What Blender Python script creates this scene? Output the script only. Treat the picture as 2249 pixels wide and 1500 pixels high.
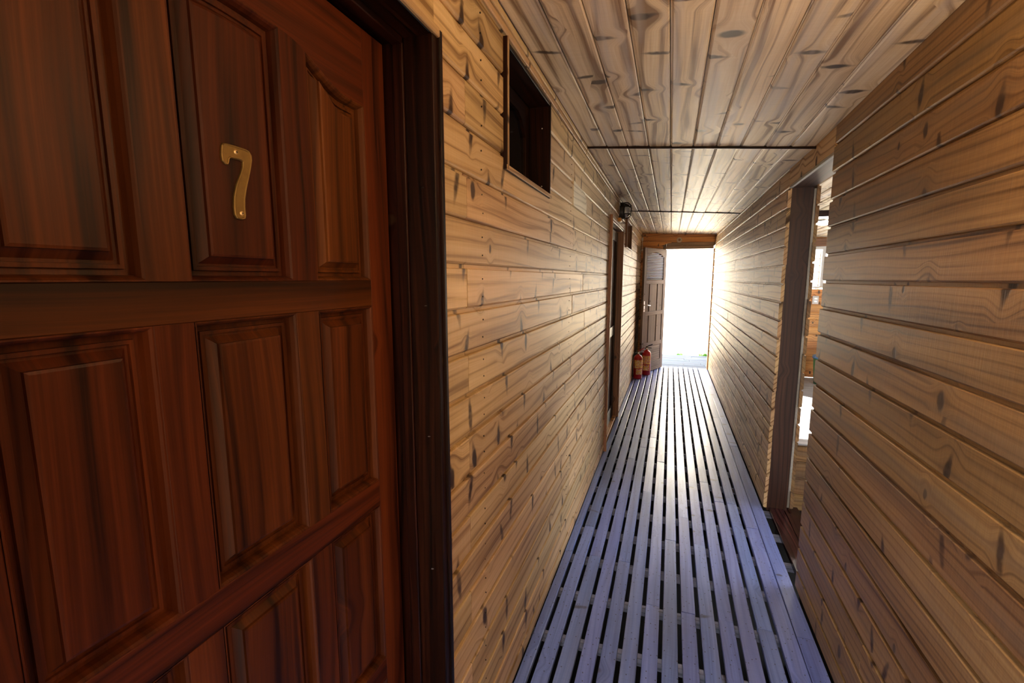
import bpy, math, random
from mathutils import Vector, Matrix
random.seed(7)
scene = bpy.context.scene
for o in list(bpy.data.objects): bpy.data.objects.remove(o)
COL = scene.collection

# ------------------------------------------------------------------ camera
cam_d = bpy.data.cameras.new('camera'); cam = bpy.data.objects.new('camera', cam_d); COL.objects.link(cam)
cam_d.sensor_fit = 'HORIZONTAL'; cam_d.sensor_width = 36.0
cam_d.lens = 1005.67 / 2249.0 * 36.0
cam_d.clip_start = 0.02; cam_d.clip_end = 200
YAW, PITCH = 0.331297, -0.137085
cam.location = (0, 0, 1.55)
cam.rotation_euler = (math.pi/2 + PITCH, 0.0, YAW)
scene.camera = cam

# ------------------------------------------------------------------ light
world = bpy.data.worlds.new('world'); scene.world = world; world.use_nodes = True
wn = world.node_tree.nodes; wl = world.node_tree.links; wn.clear()
w_out = wn.new('ShaderNodeOutputWorld'); w_bg = wn.new('ShaderNodeBackground')
w_bg.inputs['Color'].default_value = (0.95, 0.97, 1.0, 1); w_bg.inputs['Strength'].default_value = 4.5   # bright hazy sky
wl.new(w_bg.outputs[0], w_out.inputs[0])

sun_d = bpy.data.lights.new('sun', 'SUN'); sun = bpy.data.objects.new('sun', sun_d); COL.objects.link(sun)
sun_d.energy = 34.0; sun_d.angle = math.radians(0.6); sun_d.color = (1.0, 0.92, 0.78)
sun.rotation_euler = Vector((-0.62, 0.62, -0.50)).to_track_quat('-Z', 'Y').to_euler()
sun.location = (6, -3, 6)

vs = scene.view_settings
vs.view_transform = 'Standard'; vs.look = 'None'; vs.gamma = 1.0; vs.use_curve_mapping = False
vs.exposure = 1.0

# ------------------------------------------------------------------ materials
class G:
    def __init__(s, name):
        s.m = bpy.data.materials.new(name); s.m.use_nodes = True
        s.t = s.m.node_tree; s.t.nodes.clear()
        s.out = s.t.nodes.new('ShaderNodeOutputMaterial')
    def put(s, sock, v):
        if isinstance(v, bpy.types.NodeSocket): s.t.links.new(v, sock)
        elif v is not None: sock.default_value = v
    def n(s, typ, ins=None, **props):
        nd = s.t.nodes.new(typ)
        for k, v in props.items(): setattr(nd, k, v)
        for k, v in (ins or {}).items(): s.put(nd.inputs[k], v)
        return nd
    def math(s, op, a, b=0.0, c=0.0, clamp=False):
        nd = s.t.nodes.new('ShaderNodeMath'); nd.operation = op; nd.use_clamp = clamp
        s.put(nd.inputs[0], a); s.put(nd.inputs[1], b)
        if op in ('MULTIPLY_ADD',): s.put(nd.inputs[2], c)
        return nd.outputs[0]
    def add(s, a, b): return s.math('ADD', a, b)
    def sub(s, a, b): return s.math('SUBTRACT', a, b)
    def mul(s, a, b): return s.math('MULTIPLY', a, b)
    def mad(s, a, b, c): return s.math('MULTIPLY_ADD', a, b, c)
    def rng(s, v, a, b, c=0.0, d=1.0, smooth=True):
        nd = s.n('ShaderNodeMapRange', {0: v, 1: a, 2: b, 3: c, 4: d}, interpolation_type='SMOOTHSTEP' if smooth else 'LINEAR')
        return nd.outputs[0]
    def vec(s, x, y, z=0.0):
        return s.n('ShaderNodeCombineXYZ', {0: x, 1: y, 2: z}).outputs[0]
    def noise(s, v, scale=1.0, detail=2.0, rough=0.5):
        return s.n('ShaderNodeTexNoise', {'Vector': v, 'Scale': scale, 'Detail': detail, 'Roughness': rough}).outputs[0]
    def mix(s, f, a, b, mode='MIX'):
        nd = s.n('ShaderNodeMix', data_type='RGBA', blend_type=mode)
        s.put(nd.inputs[0], f); s.put(nd.inputs[6], a); s.put(nd.inputs[7], b)
        return nd.outputs[2]
    def ramp(s, f, stops):
        nd = s.n('ShaderNodeValToRGB', {0: f}); e = nd.color_ramp.elements
        while len(e) < len(stops): e.new(0.5)
        for el, (p, c) in zip(e, stops): el.position = p; el.color = (*c, 1)
        return nd.outputs[0]
    def done(s, color, rough=0.5, metal=0.0, normal=None, coat=0.0, coat_rough=0.15, spec=0.5, **kw):
        p = s.n('ShaderNodeBsdfPrincipled')
        s.put(p.inputs['Base Color'], color if isinstance(color, bpy.types.NodeSocket) else (*color, 1))
        s.put(p.inputs['Roughness'], rough); s.put(p.inputs['Metallic'], metal)
        s.put(p.inputs['Coat Weight'], coat); s.put(p.inputs['Coat Roughness'], coat_rough)
        s.put(p.inputs['Specular IOR Level'], spec)
        for k, v in kw.items(): s.put(p.inputs[k], v)
        if normal is not None: s.put(p.inputs['Normal'], normal)
        s.t.links.new(p.outputs[0], s.out.inputs[0])
        return s.m

def wood(name, dark, mid, light, knot=(0.035, 0.016, 0.007), dens=0.45, ku=0.33, kv=0.13, spike=0.5,
         rough=0.45, bump=0.35, tint=0.35, fine=0.7, ring=1.0, ringf=34.0, grey=0.0, greycol=(0.45, 0.45, 0.5),
         coat=0.0, saw=0.5, specks=0.0, knotsize=1.0, contrast=1.0, sat=0.0, spec=0.5):
    g = G(name)
    uv = g.n('ShaderNodeUVMap'); sep = g.n('ShaderNodeSeparateXYZ', {0: uv.outputs[0]})
    u, v = sep.outputs[0], sep.outputs[1]
    rnd = g.n('ShaderNodeObjectInfo').outputs['Random']
    rz = g.mul(rnd, 41.0)
    n1 = g.sub(g.noise(g.vec(g.mul(u, 1.1), g.mul(v, 5.0), rz), 1.0, 1.0), 0.5)
    n2 = g.sub(g.noise(g.vec(g.mul(u, 22.0), g.mul(v, 45.0), rz), 1.0, 1.0), 0.5)
    # knots, one per cell
    vor = g.n('ShaderNodeTexVoronoi', {'Vector': g.vec(g.mul(u, 1/ku), g.mul(v, 1/kv), 0.0), 'Scale': 1.0, 'Randomness': 0.9},
              voronoi_dimensions='2D', feature='F1')
    ps = g.n('ShaderNodeSeparateXYZ', {0: vor.outputs['Position']})
    cs = g.n('ShaderNodeSeparateColor', {0: vor.outputs['Color']})
    du = g.sub(u, g.mul(ps.outputs[0], ku)); dv = g.sub(v, g.mul(ps.outputs[1], kv))
    du = g.mad(n2, 0.009, du)
    gate = g.math('LESS_THAN', cs.outputs[1], dens)
    sz = g.mul(g.rng(cs.outputs[0], 0, 1, 0.55, 1.35, False), knotsize)
    a = g.math('DIVIDE', du, g.mul(sz, 0.0115)); b = g.math('DIVIDE', dv, g.mul(sz, 0.020))
    r = g.math('SQRT', g.add(g.mul(a, a), g.mul(b, b)))
    core = g.mul(g.rng(r, 1.35, 0.75), gate)
    halo = g.mul(g.rng(r, 5.5, 0.4), gate)
    rgate = g.math('LESS_THAN', cs.outputs[2], spike)
    sx = g.math('ABSOLUTE', g.add(du, g.mul(dv, g.rng(cs.outputs[0], 0, 1, -0.35, 0.35, False))))
    wid = g.mul(g.rng(g.math('ABSOLUTE', dv), 0.085, 0.0), 0.014)
    spk = g.mul(g.rng(sx, g.add(wid, 0.004), g.mul(wid, 0.3)), rgate)
    spk = g.mul(spk, g.rng(g.math('ABSOLUTE', dv), 0.07, 0.02))
    spk = g.mul(spk, g.rng(n2, -0.3, 0.05, 0.5, 1.0, False))
    # grain coordinate flows round the knots
    gc = g.mad(n1, 0.075, v)
    gc = g.sub(gc, g.mul(g.mul(dv, halo), 0.8))
    f1 = g.noise(g.vec(g.mul(u, 3.0), g.mul(gc, 170.0), rz), 1.0, 3.0, 0.6)
    br = g.noise(g.vec(g.mul(u, 0.9), g.mul(gc, 15.0), rz), 1.0, 2.0)
    rg = g.math('SINE', g.mul(g.add(g.mul(gc, ringf), g.mul(br, 1.6)), 6.2832))
    rg = g.math('POWER', g.mad(rg, 0.5, 0.5), 5.0)
    t = g.mul(g.sub(f1, 0.5), 0.75*fine)
    t = g.mad(g.sub(br, 0.5), 0.8, t)
    t = g.mad(rg, -0.30*ring, t)
    t = g.mad(t, contrast, 0.55)
    col = g.ramp(t, [(0.18, dark), (0.52, mid), (0.85, light)])
    col = g.mix(g.mul(halo, 0.35), col, g.ramp(t, [(0.2, dark), (0.8, mid)]))
    col = g.mix(g.mul(core, 0.93), col, (*knot, 1))
    col = g.mix(g.mul(spk, 0.95), col, (*knot, 1))
    if grey > 0:
        st = g.noise(g.vec(g.mul(u, 1.3), g.mul(v, 16.0), g.add(rz, 7.0)), 1.0, 2.0)
        col = g.mix(g.mul(g.rng(st, 0.46, 0.68), grey), col, (*greycol, 1))
    sw = g.noise(g.vec(g.mul(u, 260.0), g.mul(v, 14.0), rz), 1.0, 1.0)
    bright = g.mad(g.sub(sw, 0.5), 0.28*saw, g.mad(g.sub(rnd, 0.5), tint, 1.0))
    hs = g.n('ShaderNodeHueSaturation', {'Hue': g.mad(g.math('FRACT', g.mul(rnd, 17.3)), 0.016, 0.492), 'Saturation': 1.0+sat, 'Value': bright, 'Color': col})
    col = hs.outputs[0]
    if specks > 0:
        v2 = g.n('ShaderNodeTexVoronoi', {'Vector': g.vec(g.mul(u, 26.0), g.mul(v, 34.0), 0.0), 'Scale': 1.0}, voronoi_dimensions='2D')
        c2 = g.n('ShaderNodeSeparateColor', {0: v2.outputs['Color']})
        sp = g.mul(g.rng(v2.outputs['Distance'], 0.11, 0.05), g.math('LESS_THAN', c2.outputs[0], specks))
        col = g.mix(g.mul(sp, 0.85), col, (0.02, 0.018, 0.03, 1))
    hgt = g.mad(f1, 0.5, g.mul(sw, 0.5*saw)); hgt = g.sub(hgt, g.mul(core, 0.4))
    bp = g.n('ShaderNodeBump', {'Strength': bump, 'Distance': 0.0016, 'Height': hgt})
    rr = g.mad(f1, 0.2, rough-0.1)
    return g.done(col, rr, normal=bp.outputs[0], coat=coat, coat_rough=0.3, spec=spec)

def plain(name, col, rough=0.5, metal=0.0, var=0.12, scale=40.0, bump=0.0, **kw):
    g = G(name)
    tc = g.n('ShaderNodeTexCoord').outputs['Object']
    nz = g.noise(tc, scale, 3.0)
    c = g.mix(nz, (*[x*(1-var) for x in col], 1), (*[min(1, x*(1+var)) for x in col], 1))
    nm = g.n('ShaderNodeBump', {'Strength': bump, 'Distance': 0.001, 'Height': nz}).outputs[0] if bump else None
    return g.done(c, rough, metal, nm, **kw)

MAT = {}
MAT['left'] = wood('pine_left_wall', (0.19, 0.105, 0.045), (0.52, 0.36, 0.19), (0.66, 0.50, 0.31), dens=0.42, spike=0.70, ku=0.29, ringf=22.0, ring=0.7, contrast=1.1, tint=0.30, rough=0.48, spec=0.3)
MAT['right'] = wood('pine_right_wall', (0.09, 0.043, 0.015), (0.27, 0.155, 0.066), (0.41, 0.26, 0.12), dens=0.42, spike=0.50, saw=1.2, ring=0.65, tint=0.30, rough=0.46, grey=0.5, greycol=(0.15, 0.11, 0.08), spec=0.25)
MAT['ceil'] = wood('pine_ceiling', (0.24, 0.15, 0.085), (0.70, 0.57, 0.39), (0.86, 0.77, 0.62), dens=0.45, spike=0.55, tint=0.22, rough=0.5, grey=0.6, greycol=(0.55, 0.53, 0.54), knotsize=1.35, kv=0.15, ring=0.9, ringf=17.0, contrast=1.25)
MAT['orange'] = wood('orange_pine', (0.28, 0.085, 0.018), (0.74, 0.34, 0.10), (0.82, 0.44, 0.15), dens=0.4, spike=0.2, rough=0.4)
MAT['floor'] = wood('blue_grey_deck', (0.075, 0.115, 0.33), (0.15, 0.215, 0.54), (0.25, 0.33, 0.68), knot=(0.06, 0.065, 0.13), dens=0.22, spike=0.08, rough=0.36, coat=0.5, tint=0.25, ring=0.4, specks=0.5, bump=0.4, contrast=1.0, saw=0.6, grey=0.35, greycol=(0.13, 0.14, 0.26))
MAT['deck_out'] = wood('weathered_deck', (0.036, 0.052, 0.078), (0.062, 0.084, 0.12), (0.09, 0.118, 0.165), dens=0.1, spike=0.0, rough=0.75, tint=0.2, spec=0.08)
MAT['siding'] = wood('grey_siding', (0.10, 0.085, 0.085), (0.19, 0.165, 0.17), (0.26, 0.23, 0.235), dens=0.2, spike=0.2, rough=0.7, spec=0.2)
MAT['joist'] = wood('joist_wood', (0.10, 0.11, 0.15), (0.19, 0.20, 0.28), (0.27, 0.29, 0.38), dens=0.2, spike=0.1, rough=0.7)
MAT['mahog'] = wood('mahogany_door', (0.014, 0.003, 0.0007), (0.062, 0.0145, 0.003), (0.125, 0.034, 0.0075), knot=(0.02, 0.006, 0.002), dens=0.10, spike=0.0, ku=0.5, kv=0.3, rough=0.50, tint=0.35, fine=0.9, ring=0.7, ringf=20.0, bump=0.25, saw=0.1, spec=0.18)
MAT['jamb'] = wood('dark_red_jamb', (0.003, 0.0009, 0.0004), (0.012, 0.0026, 0.001), (0.030, 0.007, 0.0025), dens=0.2, spike=0.0, rough=0.42, tint=0.2, fine=1.5, spec=0.2)
MAT['post'] = wood('stained_post', (0.010, 0.0035, 0.002), (0.040, 0.016, 0.008), (0.085, 0.036, 0.018), dens=0.35, spike=0.0, knotsize=1.3, rough=0.42, grey=0.3, greycol=(0.03, 0.02, 0.03))
MAT['frame'] = wood('brown_frame', (0.11, 0.05, 0.025), (0.30, 0.145, 0.075), (0.40, 0.21, 0.115), dens=0.15, spike=0.0, rough=0.4)
MAT['step'] = wood('dark_step', (0.012, 0.004, 0.004), (0.05, 0.013, 0.012), (0.12, 0.04, 0.03), dens=0.2, spike=0.0, rough=0.22, contrast=1.5)
MAT['leaf'] = wood('grey_brown_leaf', (0.08, 0.057, 0.043), (0.175, 0.13, 0.103), (0.235, 0.182, 0.15), dens=0.15, spike=0.0, rough=0.6, spec=0.15)
MAT['lintel'] = wood('grey_brown_lintel', (0.17, 0.12, 0.09), (0.34, 0.26, 0.20), (0.45, 0.36, 0.29), dens=0.15, spike=0.0, rough=0.5)
MAT['room_floor'] = wood('pale_room_floor', (0.24, 0.25, 0.28), (0.40, 0.41, 0.45), (0.50, 0.52, 0.56), dens=0.1, spike=0.0, rough=0.5, tint=0.2)
MAT['pale'] = wood('pale_patch', (0.36, 0.29, 0.19), (0.58, 0.50, 0.35), (0.68, 0.60, 0.45), dens=0.2, spike=0.1, rough=0.5)
MAT['ply'] = plain('plywood_edge', (0.36, 0.35, 0.31), 0.8, var=0.3, scale=60)
MAT['brass'] = plain('aged_brass', (0.20, 0.125, 0.04), 0.5, 0.75, var=0.25, scale=90)
MAT['screw'] = plain('brass_screw', (0.85, 0.62, 0.32), 0.35, 0.8)
MAT['steel'] = plain('steel', (0.6, 0.6, 0.62), 0.3, 0.9)
MAT['dark'] = plain('dark_slot', (0.01, 0.008, 0.006), 0.8)
MAT['black'] = plain('black_enamel', (0.012, 0.011, 0.010), 0.4)
MAT['rubber'] = plain('black_rubber', (0.02, 0.02, 0.022), 0.6)
MAT['soil'] = plain('dark_soil', (0.006, 0.0055, 0.006), 0.95, var=0.4, scale=8)
MAT['red'] = plain('red_enamel', (0.42, 0.012, 0.012), 0.28, var=0.15)
MAT['white'] = plain('white_paint', (0.75, 0.75, 0.76), 0.5, var=0.05)
MAT['blue_white'] = plain('white_louvre', (0.62, 0.70, 0.86), 0.45, var=0.06)
MAT['plaster'] = plain('pale_plaster', (0.86, 0.81, 0.72), 0.9, var=0.05, scale=6, bump=0.3)
MAT['green'] = plain('green_plastic', (0.08, 0.32, 0.14), 0.4)
MAT['bluelid'] = plain('blue_plastic', (0.16, 0.32, 0.62), 0.4)
MAT['grass'] = plain('grass_blade', (0.10, 0.30, 0.04), 0.7, var=0.4, scale=12)
MAT['ground'] = plain('pale_ground', (0.82, 0.72, 0.54), 0.95, var=0.15, scale=3)
MAT['yard'] = plain('sandy_bounce', (0.55, 0.45, 0.33), 0.95, var=0.15, scale=3)
MAT['ochre'] = plain('ochre_plaster', (0.55, 0.36, 0.17), 0.9, var=0.08, scale=4)
MAT['roof'] = plain('roof_sheet', (0.15, 0.13, 0.12), 0.8)
def glass(name, tint=(0.9, 0.95, 0.95), rough=0.02):
    g = G(name)
    return g.done(tint, rough, **{'Transmission Weight': 1.0, 'IOR': 1.45})
MAT['glass'] = glass('clear_glass')
g = G('dark_window_glass'); MAT['darkglass'] = g.done((0.004, 0.004, 0.005), 0.12)
def bulb(name, col, st):
    g = G(name); e = g.n('ShaderNodeEmission', {0: (*col, 1), 1: st}); g.t.links.new(e.outputs[0], g.out.inputs[0]); return g.m
MAT['fillglobe'] = bulb('fill_globe', (1.0, 0.66, 0.32), 6.0)
MAT['bulb'] = bulb('lit_globe', (1.0, 0.95, 0.88), 30.0)
# extinguisher label: yellow and cream printed bands
g = G('extinguisher_label'); tc = g.n('ShaderNodeTexCoord').outputs['Object']; sp = g.n('ShaderNodeSeparateXYZ', {0: tc})
nz = g.noise(tc, 70.0, 2.0, 0.8)
cc = g.mix(g.rng(nz, 0.47, 0.53), (0.78, 0.66, 0.40, 1), (0.62, 0.16, 0.03, 1))
cc = g.mix(g.rng(g.noise(tc, 33.0), 0.5, 0.56), cc, (0.85, 0.58, 0.10, 1))
MAT['label'] = g.done(cc, 0.5)

# ------------------------------------------------------------------ builders
def link(o, parent=None):
    COL.objects.link(o)
    if parent is not None: o.parent = parent
    return o
def mesh_obj(name, verts, faces, mat, parent=None, loc=(0, 0, 0), uvs=None, smooth=False):
    me = bpy.data.meshes.new(name); me.from_pydata([tuple(v) for v in verts], [], faces)
    me.materials.append(MAT[mat] if isinstance(mat, str) else mat)
    uvl = me.uv_layers.new(name='UVMap')
    for poly in me.polygons:
        if smooth: poly.use_smooth = True
        nrm = poly.normal
        for li in poly.loop_indices:
            vi = me.loops[li].vertex_index
            if uvs: uvl.data[li].uv = uvs[vi]
            else:
                p = me.vertices[vi].co
                uvl.data[li].uv = (p.z, p.x + p.y)
    o = bpy.data.objects.new(name, me); o.location = loc
    return link(o, parent)
def empty(name, loc=(0, 0, 0), rz=0.0, parent=None):
    o = bpy.data.objects.new(name, None); o.location = loc; o.rotation_euler = (0, 0, rz); o.empty_display_size = 0.1
    return link(o, parent)
def tag(o, label=None, cat=None, group=None, kind=None):
    if label: o['label'] = label
    if cat: o['category'] = cat
    if group: o['group'] = group
    if kind: o['kind'] = kind
    return o
def structure(o, label=None):
    o['kind'] = 'structure'
    if label: o['label'] = label
    return o

def board(name, O, A, B, N, length, prof, mat, parent, seed=None, ustart=0.0, smooth=False, prof2=None):
    """prism: 2D profile (b, n) swept from O along A.  UV u runs along the board, v across."""
    A, B, N, O = Vector(A), Vector(B), Vector(N), Vector(O)
    k = len(prof); verts = []; uvs = []
    rr = random.Random(seed) if seed is not None else random
    u0 = rr.uniform(0, 60); v0 = rr.uniform(0, 60)
    p2 = prof2 or prof
    for a, pr in ((0.0, prof), (length, p2)):
        for b, n in pr:
            verts.append(A*a + B*b + N*n); uvs.append((u0+ustart+a, v0+b+n))
    faces = [[i, (i+1) % k, k+(i+1) % k, k+i] for i in range(k)]
    faces.append(list(range(k))[::-1]); faces.append(list(range(k, 2*k)))
    # orient outward
    area = sum(prof[i][0]*prof[(i+1) % k][1]-prof[(i+1) % k][0]*prof[i][1] for i in range(k))
    if area * (A.dot(B.cross(N))) < 0: faces = [f[::-1] for f in faces]
    return mesh_obj(name, verts, faces, mat, parent, O, uvs, smooth)

def box(name, lo, hi, mat, parent=None, grain='z', bev=0.0, seed=None, base=True):
    """box between two world corners (or local to parent), optionally with bevelled long edges; grain axis gives uv u"""
    lo, hi = Vector(lo), Vector(hi)
    ax = {'x': 0, 'y': 1, 'z': 2}[grain]; o1, o2 = [(1, 2), (2, 0), (0, 1)][ax]
    L = hi[ax]-lo[ax]; w = hi[o1]-lo[o1]; t = hi[o2]-lo[o2]
    A = Vector((0, 0, 0)); A[ax] = 1; B = Vector((0, 0, 0)); B[o1] = 1; N = Vector((0, 0, 0)); N[o2] = 1
    c = min(bev, w*0.45, t*0.45)
    if c > 0: prof = [(c, 0), (w-c, 0), (w, c), (w, t-c), (w-c, t), (c, t), (0, t-c), (0, c)]
    else: prof = [(0, 0), (w, 0), (w, t), (0, t)]
    return board(name, lo, A, B, N, L, prof, mat, parent, seed)

def tube(name, pts, r, mat, parent=None, n=8, closed=False, loc=(0, 0, 0)):
    pts = [Vector(p) for p in pts]; verts = []; m = len(pts)
    up = None
    for i, p in enumerate(pts):
        q = pts[(i+1) % m] if (closed or i < m-1) else p
        q0 = pts[i-1] if (closed or i > 0) else p
        d = (q-q0).normalized()
        if up is None: up = d.orthogonal().normalized()
        s = (up - d*up.dot(d)).normalized(); up = s; t = d.cross(s)
        rr = r[i] if isinstance(r, (list, tuple)) else r
        for j in range(n):
            a = 2*math.pi*j/n; verts.append(p + s*math.cos(a)*rr + t*math.sin(a)*rr)
    faces = []
    for i in range(m if closed else m-1):
        for j in range(n):
            a, b = i*n+j, i*n+(j+1) % n; c, d = ((i+1) % m)*n+(j+1) % n, ((i+1) % m)*n+j
            faces.append([a, b, c, d])
    if not closed: faces += [list(range(n))[::-1], [(m-1)*n+j for j in range(n)]]
    return mesh_obj(name, verts, faces, mat, parent, loc, smooth=True)

def lathe(name, prof, mat, parent=None, loc=(0, 0, 0), n=24, a0=0.0, a1=2*math.pi, axis='z'):
    full = abs(a1-a0-2*math.pi) < 1e-6; m = n if full else n+1
    verts = []; faces = []
    for r, z in prof:
        for j in range(m):
            a = a0+(a1-a0)*j/n
            p = (r*math.cos(a), r*math.sin(a), z)
            if axis == 'x': p = (z, r*math.cos(a), r*math.sin(a))
            verts.append(p)
    for i in range(len(prof)-1):
        for j in range(n):
            j2 = (j+1) % m
            faces.append([i*m+j, i*m+j2, (i+1)*m+j2, (i+1)*m+j])
    return mesh_obj(name, verts, faces, mat, parent, loc, smooth=True)

def prism(name, poly, axis, d0, d1, mat, parent=None, loc=(0, 0, 0), seed=None, urot=False):
    """polygon in the two other axes extruded along axis ('x': poly (y,z); 'y': poly (x,z))"""
    k = len(poly); verts = []; uvs = []
    rr = random.Random(seed) if seed is not None else random
    u0, v0 = rr.uniform(0, 60), rr.uniform(0, 60)
    for d in (d0, d1):
        for a, b in poly:
            verts.append((d, a, b) if axis == 'x' else (a, d, b))
            uvs.append((u0+a, v0+b+d) if urot else (u0+b, v0+a+d))
    faces = [[i, (i+1) % k, k+(i+1) % k, k+i] for i in range(k)] + [list(range(k))[::-1], list(range(k, 2*k))]
    area = sum(poly[i][0]*poly[(i+1) % k][1]-poly[(i+1) % k][0]*poly[i][1] for i in range(k))
    flip = (area < 0) ^ (axis == 'y') ^ (d1 < d0)
    if flip: faces = [f[::-1] for f in faces]
    return mesh_obj(name, verts, faces, mat, parent, loc, uvs)

# ------------------------------------------------------------------ constants of the place
XL, XR = -0.509, 0.664
YR = -0.45                      # open rear end of the passage behind the camera
YE = 8.35
TH = 0.020                     # board thickness

def plank_profile(H, bottom=True, top=True, off=0.0):
    p = []
    if bottom: p += [(0.0, -TH), (0.0, -0.007+off), (0.002, -0.0035+off), (0.006, 0.0+off)]
    else: p += [(0.0, -TH), (0.0, 0.0+off)]
    if top: p += [(H-0.0135, 0.0+off), (H-0.0115, -0.0018+off), (H-0.011, -0.004+off), (H-0.011, -0.011), (H, -0.011), (H, -TH)]
    else: p += [(H, 0.0+off), (H, -TH)]
    return p

def clad(wall, X, side, y0, y1, zs, joints, holes, mat, zcut=None, jitter=0.0012, endfn=None, seed0=0):
    """rows of horizontal boards on a wall x = X. side +1: face looks to +X. holes: (ya, yb, za, zb)"""
    for i in range(len(zs)-1):
        za, zb = zs[i], zs[i+1]
        js = [j for j in joints(i) if y0 < j < y1]
        ys, ye = y0, y1
        if endfn: ys, ye = endfn(i, y0, y1)
        cuts = sorted(set([ys, ye] + js))
        for s in range(len(cuts)-1):
            a, b = cuts[s], cuts[s+1]
            off = random.uniform(-jitter, jitter)
            sd = seed0*100003 + i*131 + s*7919
            # split by holes
            segs = [(a, b, za, zb)]
            for (ha, hb, hz0, hz1) in holes:
                out = []
                for (p, q, l, u) in segs:
                    if hb <= p or ha >= q or hz1 <= l+0.004 or hz0 >= u-0.004: out.append((p, q, l, u)); continue
                    if ha > p: out.append((p, ha, l, u))
                    if hb < q: out.append((hb, q, l, u))
                    m0, m1 = max(p, ha), min(q, hb)
                    if hz0 > l+0.012: out.append((m0, m1, l, hz0))
                    if hz1 < u-0.012: out.append((m0, m1, hz1, u))
                segs = out
            for (p, q, l, u) in segs:
                if q-p < 0.012: continue
                gap = 0.0012
                pr = plank_profile(u-l, bottom=abs(l-za) < 1e-6, top=abs(u-zb) < 1e-6, off=off)
                pp = p+(gap if p == a else 0.0); qq = q-(gap if q == b else 0.0)
                board('plank', (X, pp, l), (0, 1, 0), (0, 0, 1), (side, 0, 0), qq-pp, pr, mat, wall, seed=sd, ustart=pp-a)

# ceiling surface
def zc(x, y):
    tabL = [(-1.5, 2.345), (1.3, 2.335), (2.8, 2.314), (5.5, 2.315), (8.35, 2.319), (9.0, 2.32)]
    tabR = [(-1.5, 2.275), (1.5, 2.242), (2.8, 2.210), (5.5, 2.236), (8.35, 2.266), (9.0, 2.27)]
    def lin(t):
        for (p, q), (r, s) in zip(t, t[1:]):
            if y <= r: return q + (s-q)*(y-p)/(r-p)
        return t[-1][1]
    l, r = lin(tabL), lin(tabR)
    return l + (r-l)*(x-XL)/(XR-XL)

# ------------------------------------------------------------------ ground
structure(mesh_obj('ground', [(-14, -14, -0.42), (14, -14, -0.42), (14, 9.96, -0.42), (-14, 9.96, -0.42)], [[0, 1, 2, 3]], 'soil'), 'dark soil under the boardwalk')
structure(mesh_obj('ground_outside', [(-14, 9.96, -0.06), (14, 9.96, -0.06), (40, 90, -0.06), (-40, 90, -0.06)], [[0, 1, 2, 3]], 'ground'), 'pale sunlit ground beyond the deck')

structure(mesh_obj('ground_bounce', [(-9, -9, -0.06), (9, -9, -0.06), (9, YR-0.02, -0.06), (-9, YR-0.02, -0.06)], [[0, 1, 2, 3]], 'yard'), 'unseen sandy ground added behind the camera to bounce light into the passage')  # added unseen ground, pale enough to throw light up into the passage
structure(box('wall_sun_block', (0.80, -6.0, -0.1), (1.0, YR-0.03, 4.2), 'ochre', None, 'y'), 'unseen wall added beside the passage mouth behind the camera to block the low sun')  # added out of view to keep low sun off the near door
structure(box('wall_bounce', (-9, -6.2, -0.1), (9, -6.0, 3.0), 'ochre', None, 'x'), 'unseen ochre wall added behind the camera to bounce warm light')  # added warm reflector wall, never in view

# ------------------------------------------------------------------ floor
floor = structure(empty('floor', (0, 0, 0)), 'blue grey slatted boardwalk floor')
FLOOR_END = 8.46
gapx = [-0.456 + 0.0803*i for i in range(-1, 14)]
joists = [1.806 + 0.3045*k for k in range(-10, 23)]
for jy in joists:
    if jy < YR or jy > FLOOR_END: continue
    box('joist', (-0.62, jy-0.013, -0.06), (0.92 if 2.5 < jy < 3.4 else 0.66, jy+0.013, -0.0225), 'joist', floor, 'x')
for yy in (YR-0.02, FLOOR_END+0.005): box('light_stop', (-0.62, yy, -0.42), (0.76, yy+0.018, -0.024), 'joist', floor, 'x')  # unseen boards added to keep daylight out from under the slats
known = {4: [2.28], 6: [2.15], 8: [2.1], 10: [2.05], 2: [2.4], 3: [3.9], 11: [3.35], 12: [2.0], 5: [4.6]}
for i in range(len(gapx)):
    xa = gapx[i] + 0.0092; xb = (gapx[i+1] - 0.0092) if i+1 < len(gapx) else 0.657
    if i == 13: xb = gapx[i+1] - 0.0015
    if i == 14: xa = gapx[i] + 0.0015
    if i == 0: xa = XL + 0.001
    # butt joints on joists
    r = random.Random(100+i); cuts = [YR]
    y = YR + r.uniform(0.6, 2.0)
    while y < FLOOR_END-0.5:
        k = min(joists, key=lambda q: abs(q-y))
        if k-cuts[-1] > 0.25: cuts.append(k)
        y += r.uniform(1.5, 2.9)
    for kk in known.get(i, []):
        k = min(joists, key=lambda q: abs(q-kk))
        cuts = [c for c in cuts if abs(c-k) > 0.5]+[k]
    cuts = sorted(cuts)+[FLOOR_END + r.uniform(-0.012, 0.012)]
    for a, b in zip(cuts, cuts[1:]):
        w = xb-xa; t = 0.022; c = 0.0025; dz = random.uniform(-0.0015, 0.0008); tw = random.uniform(-0.0008, 0.0008)
        prof = [(0, -t), (w, -t), (w, -c), (w-c, tw), (c, -tw), (0, -c)]
        board('slat', (xa+random.uniform(-0.0012, 0.0012), a+0.0015, dz), (0, 1, 0), (1, 0, 0), (0, 0, 1), b-a-0.003, prof, 'floor', floor)

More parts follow.
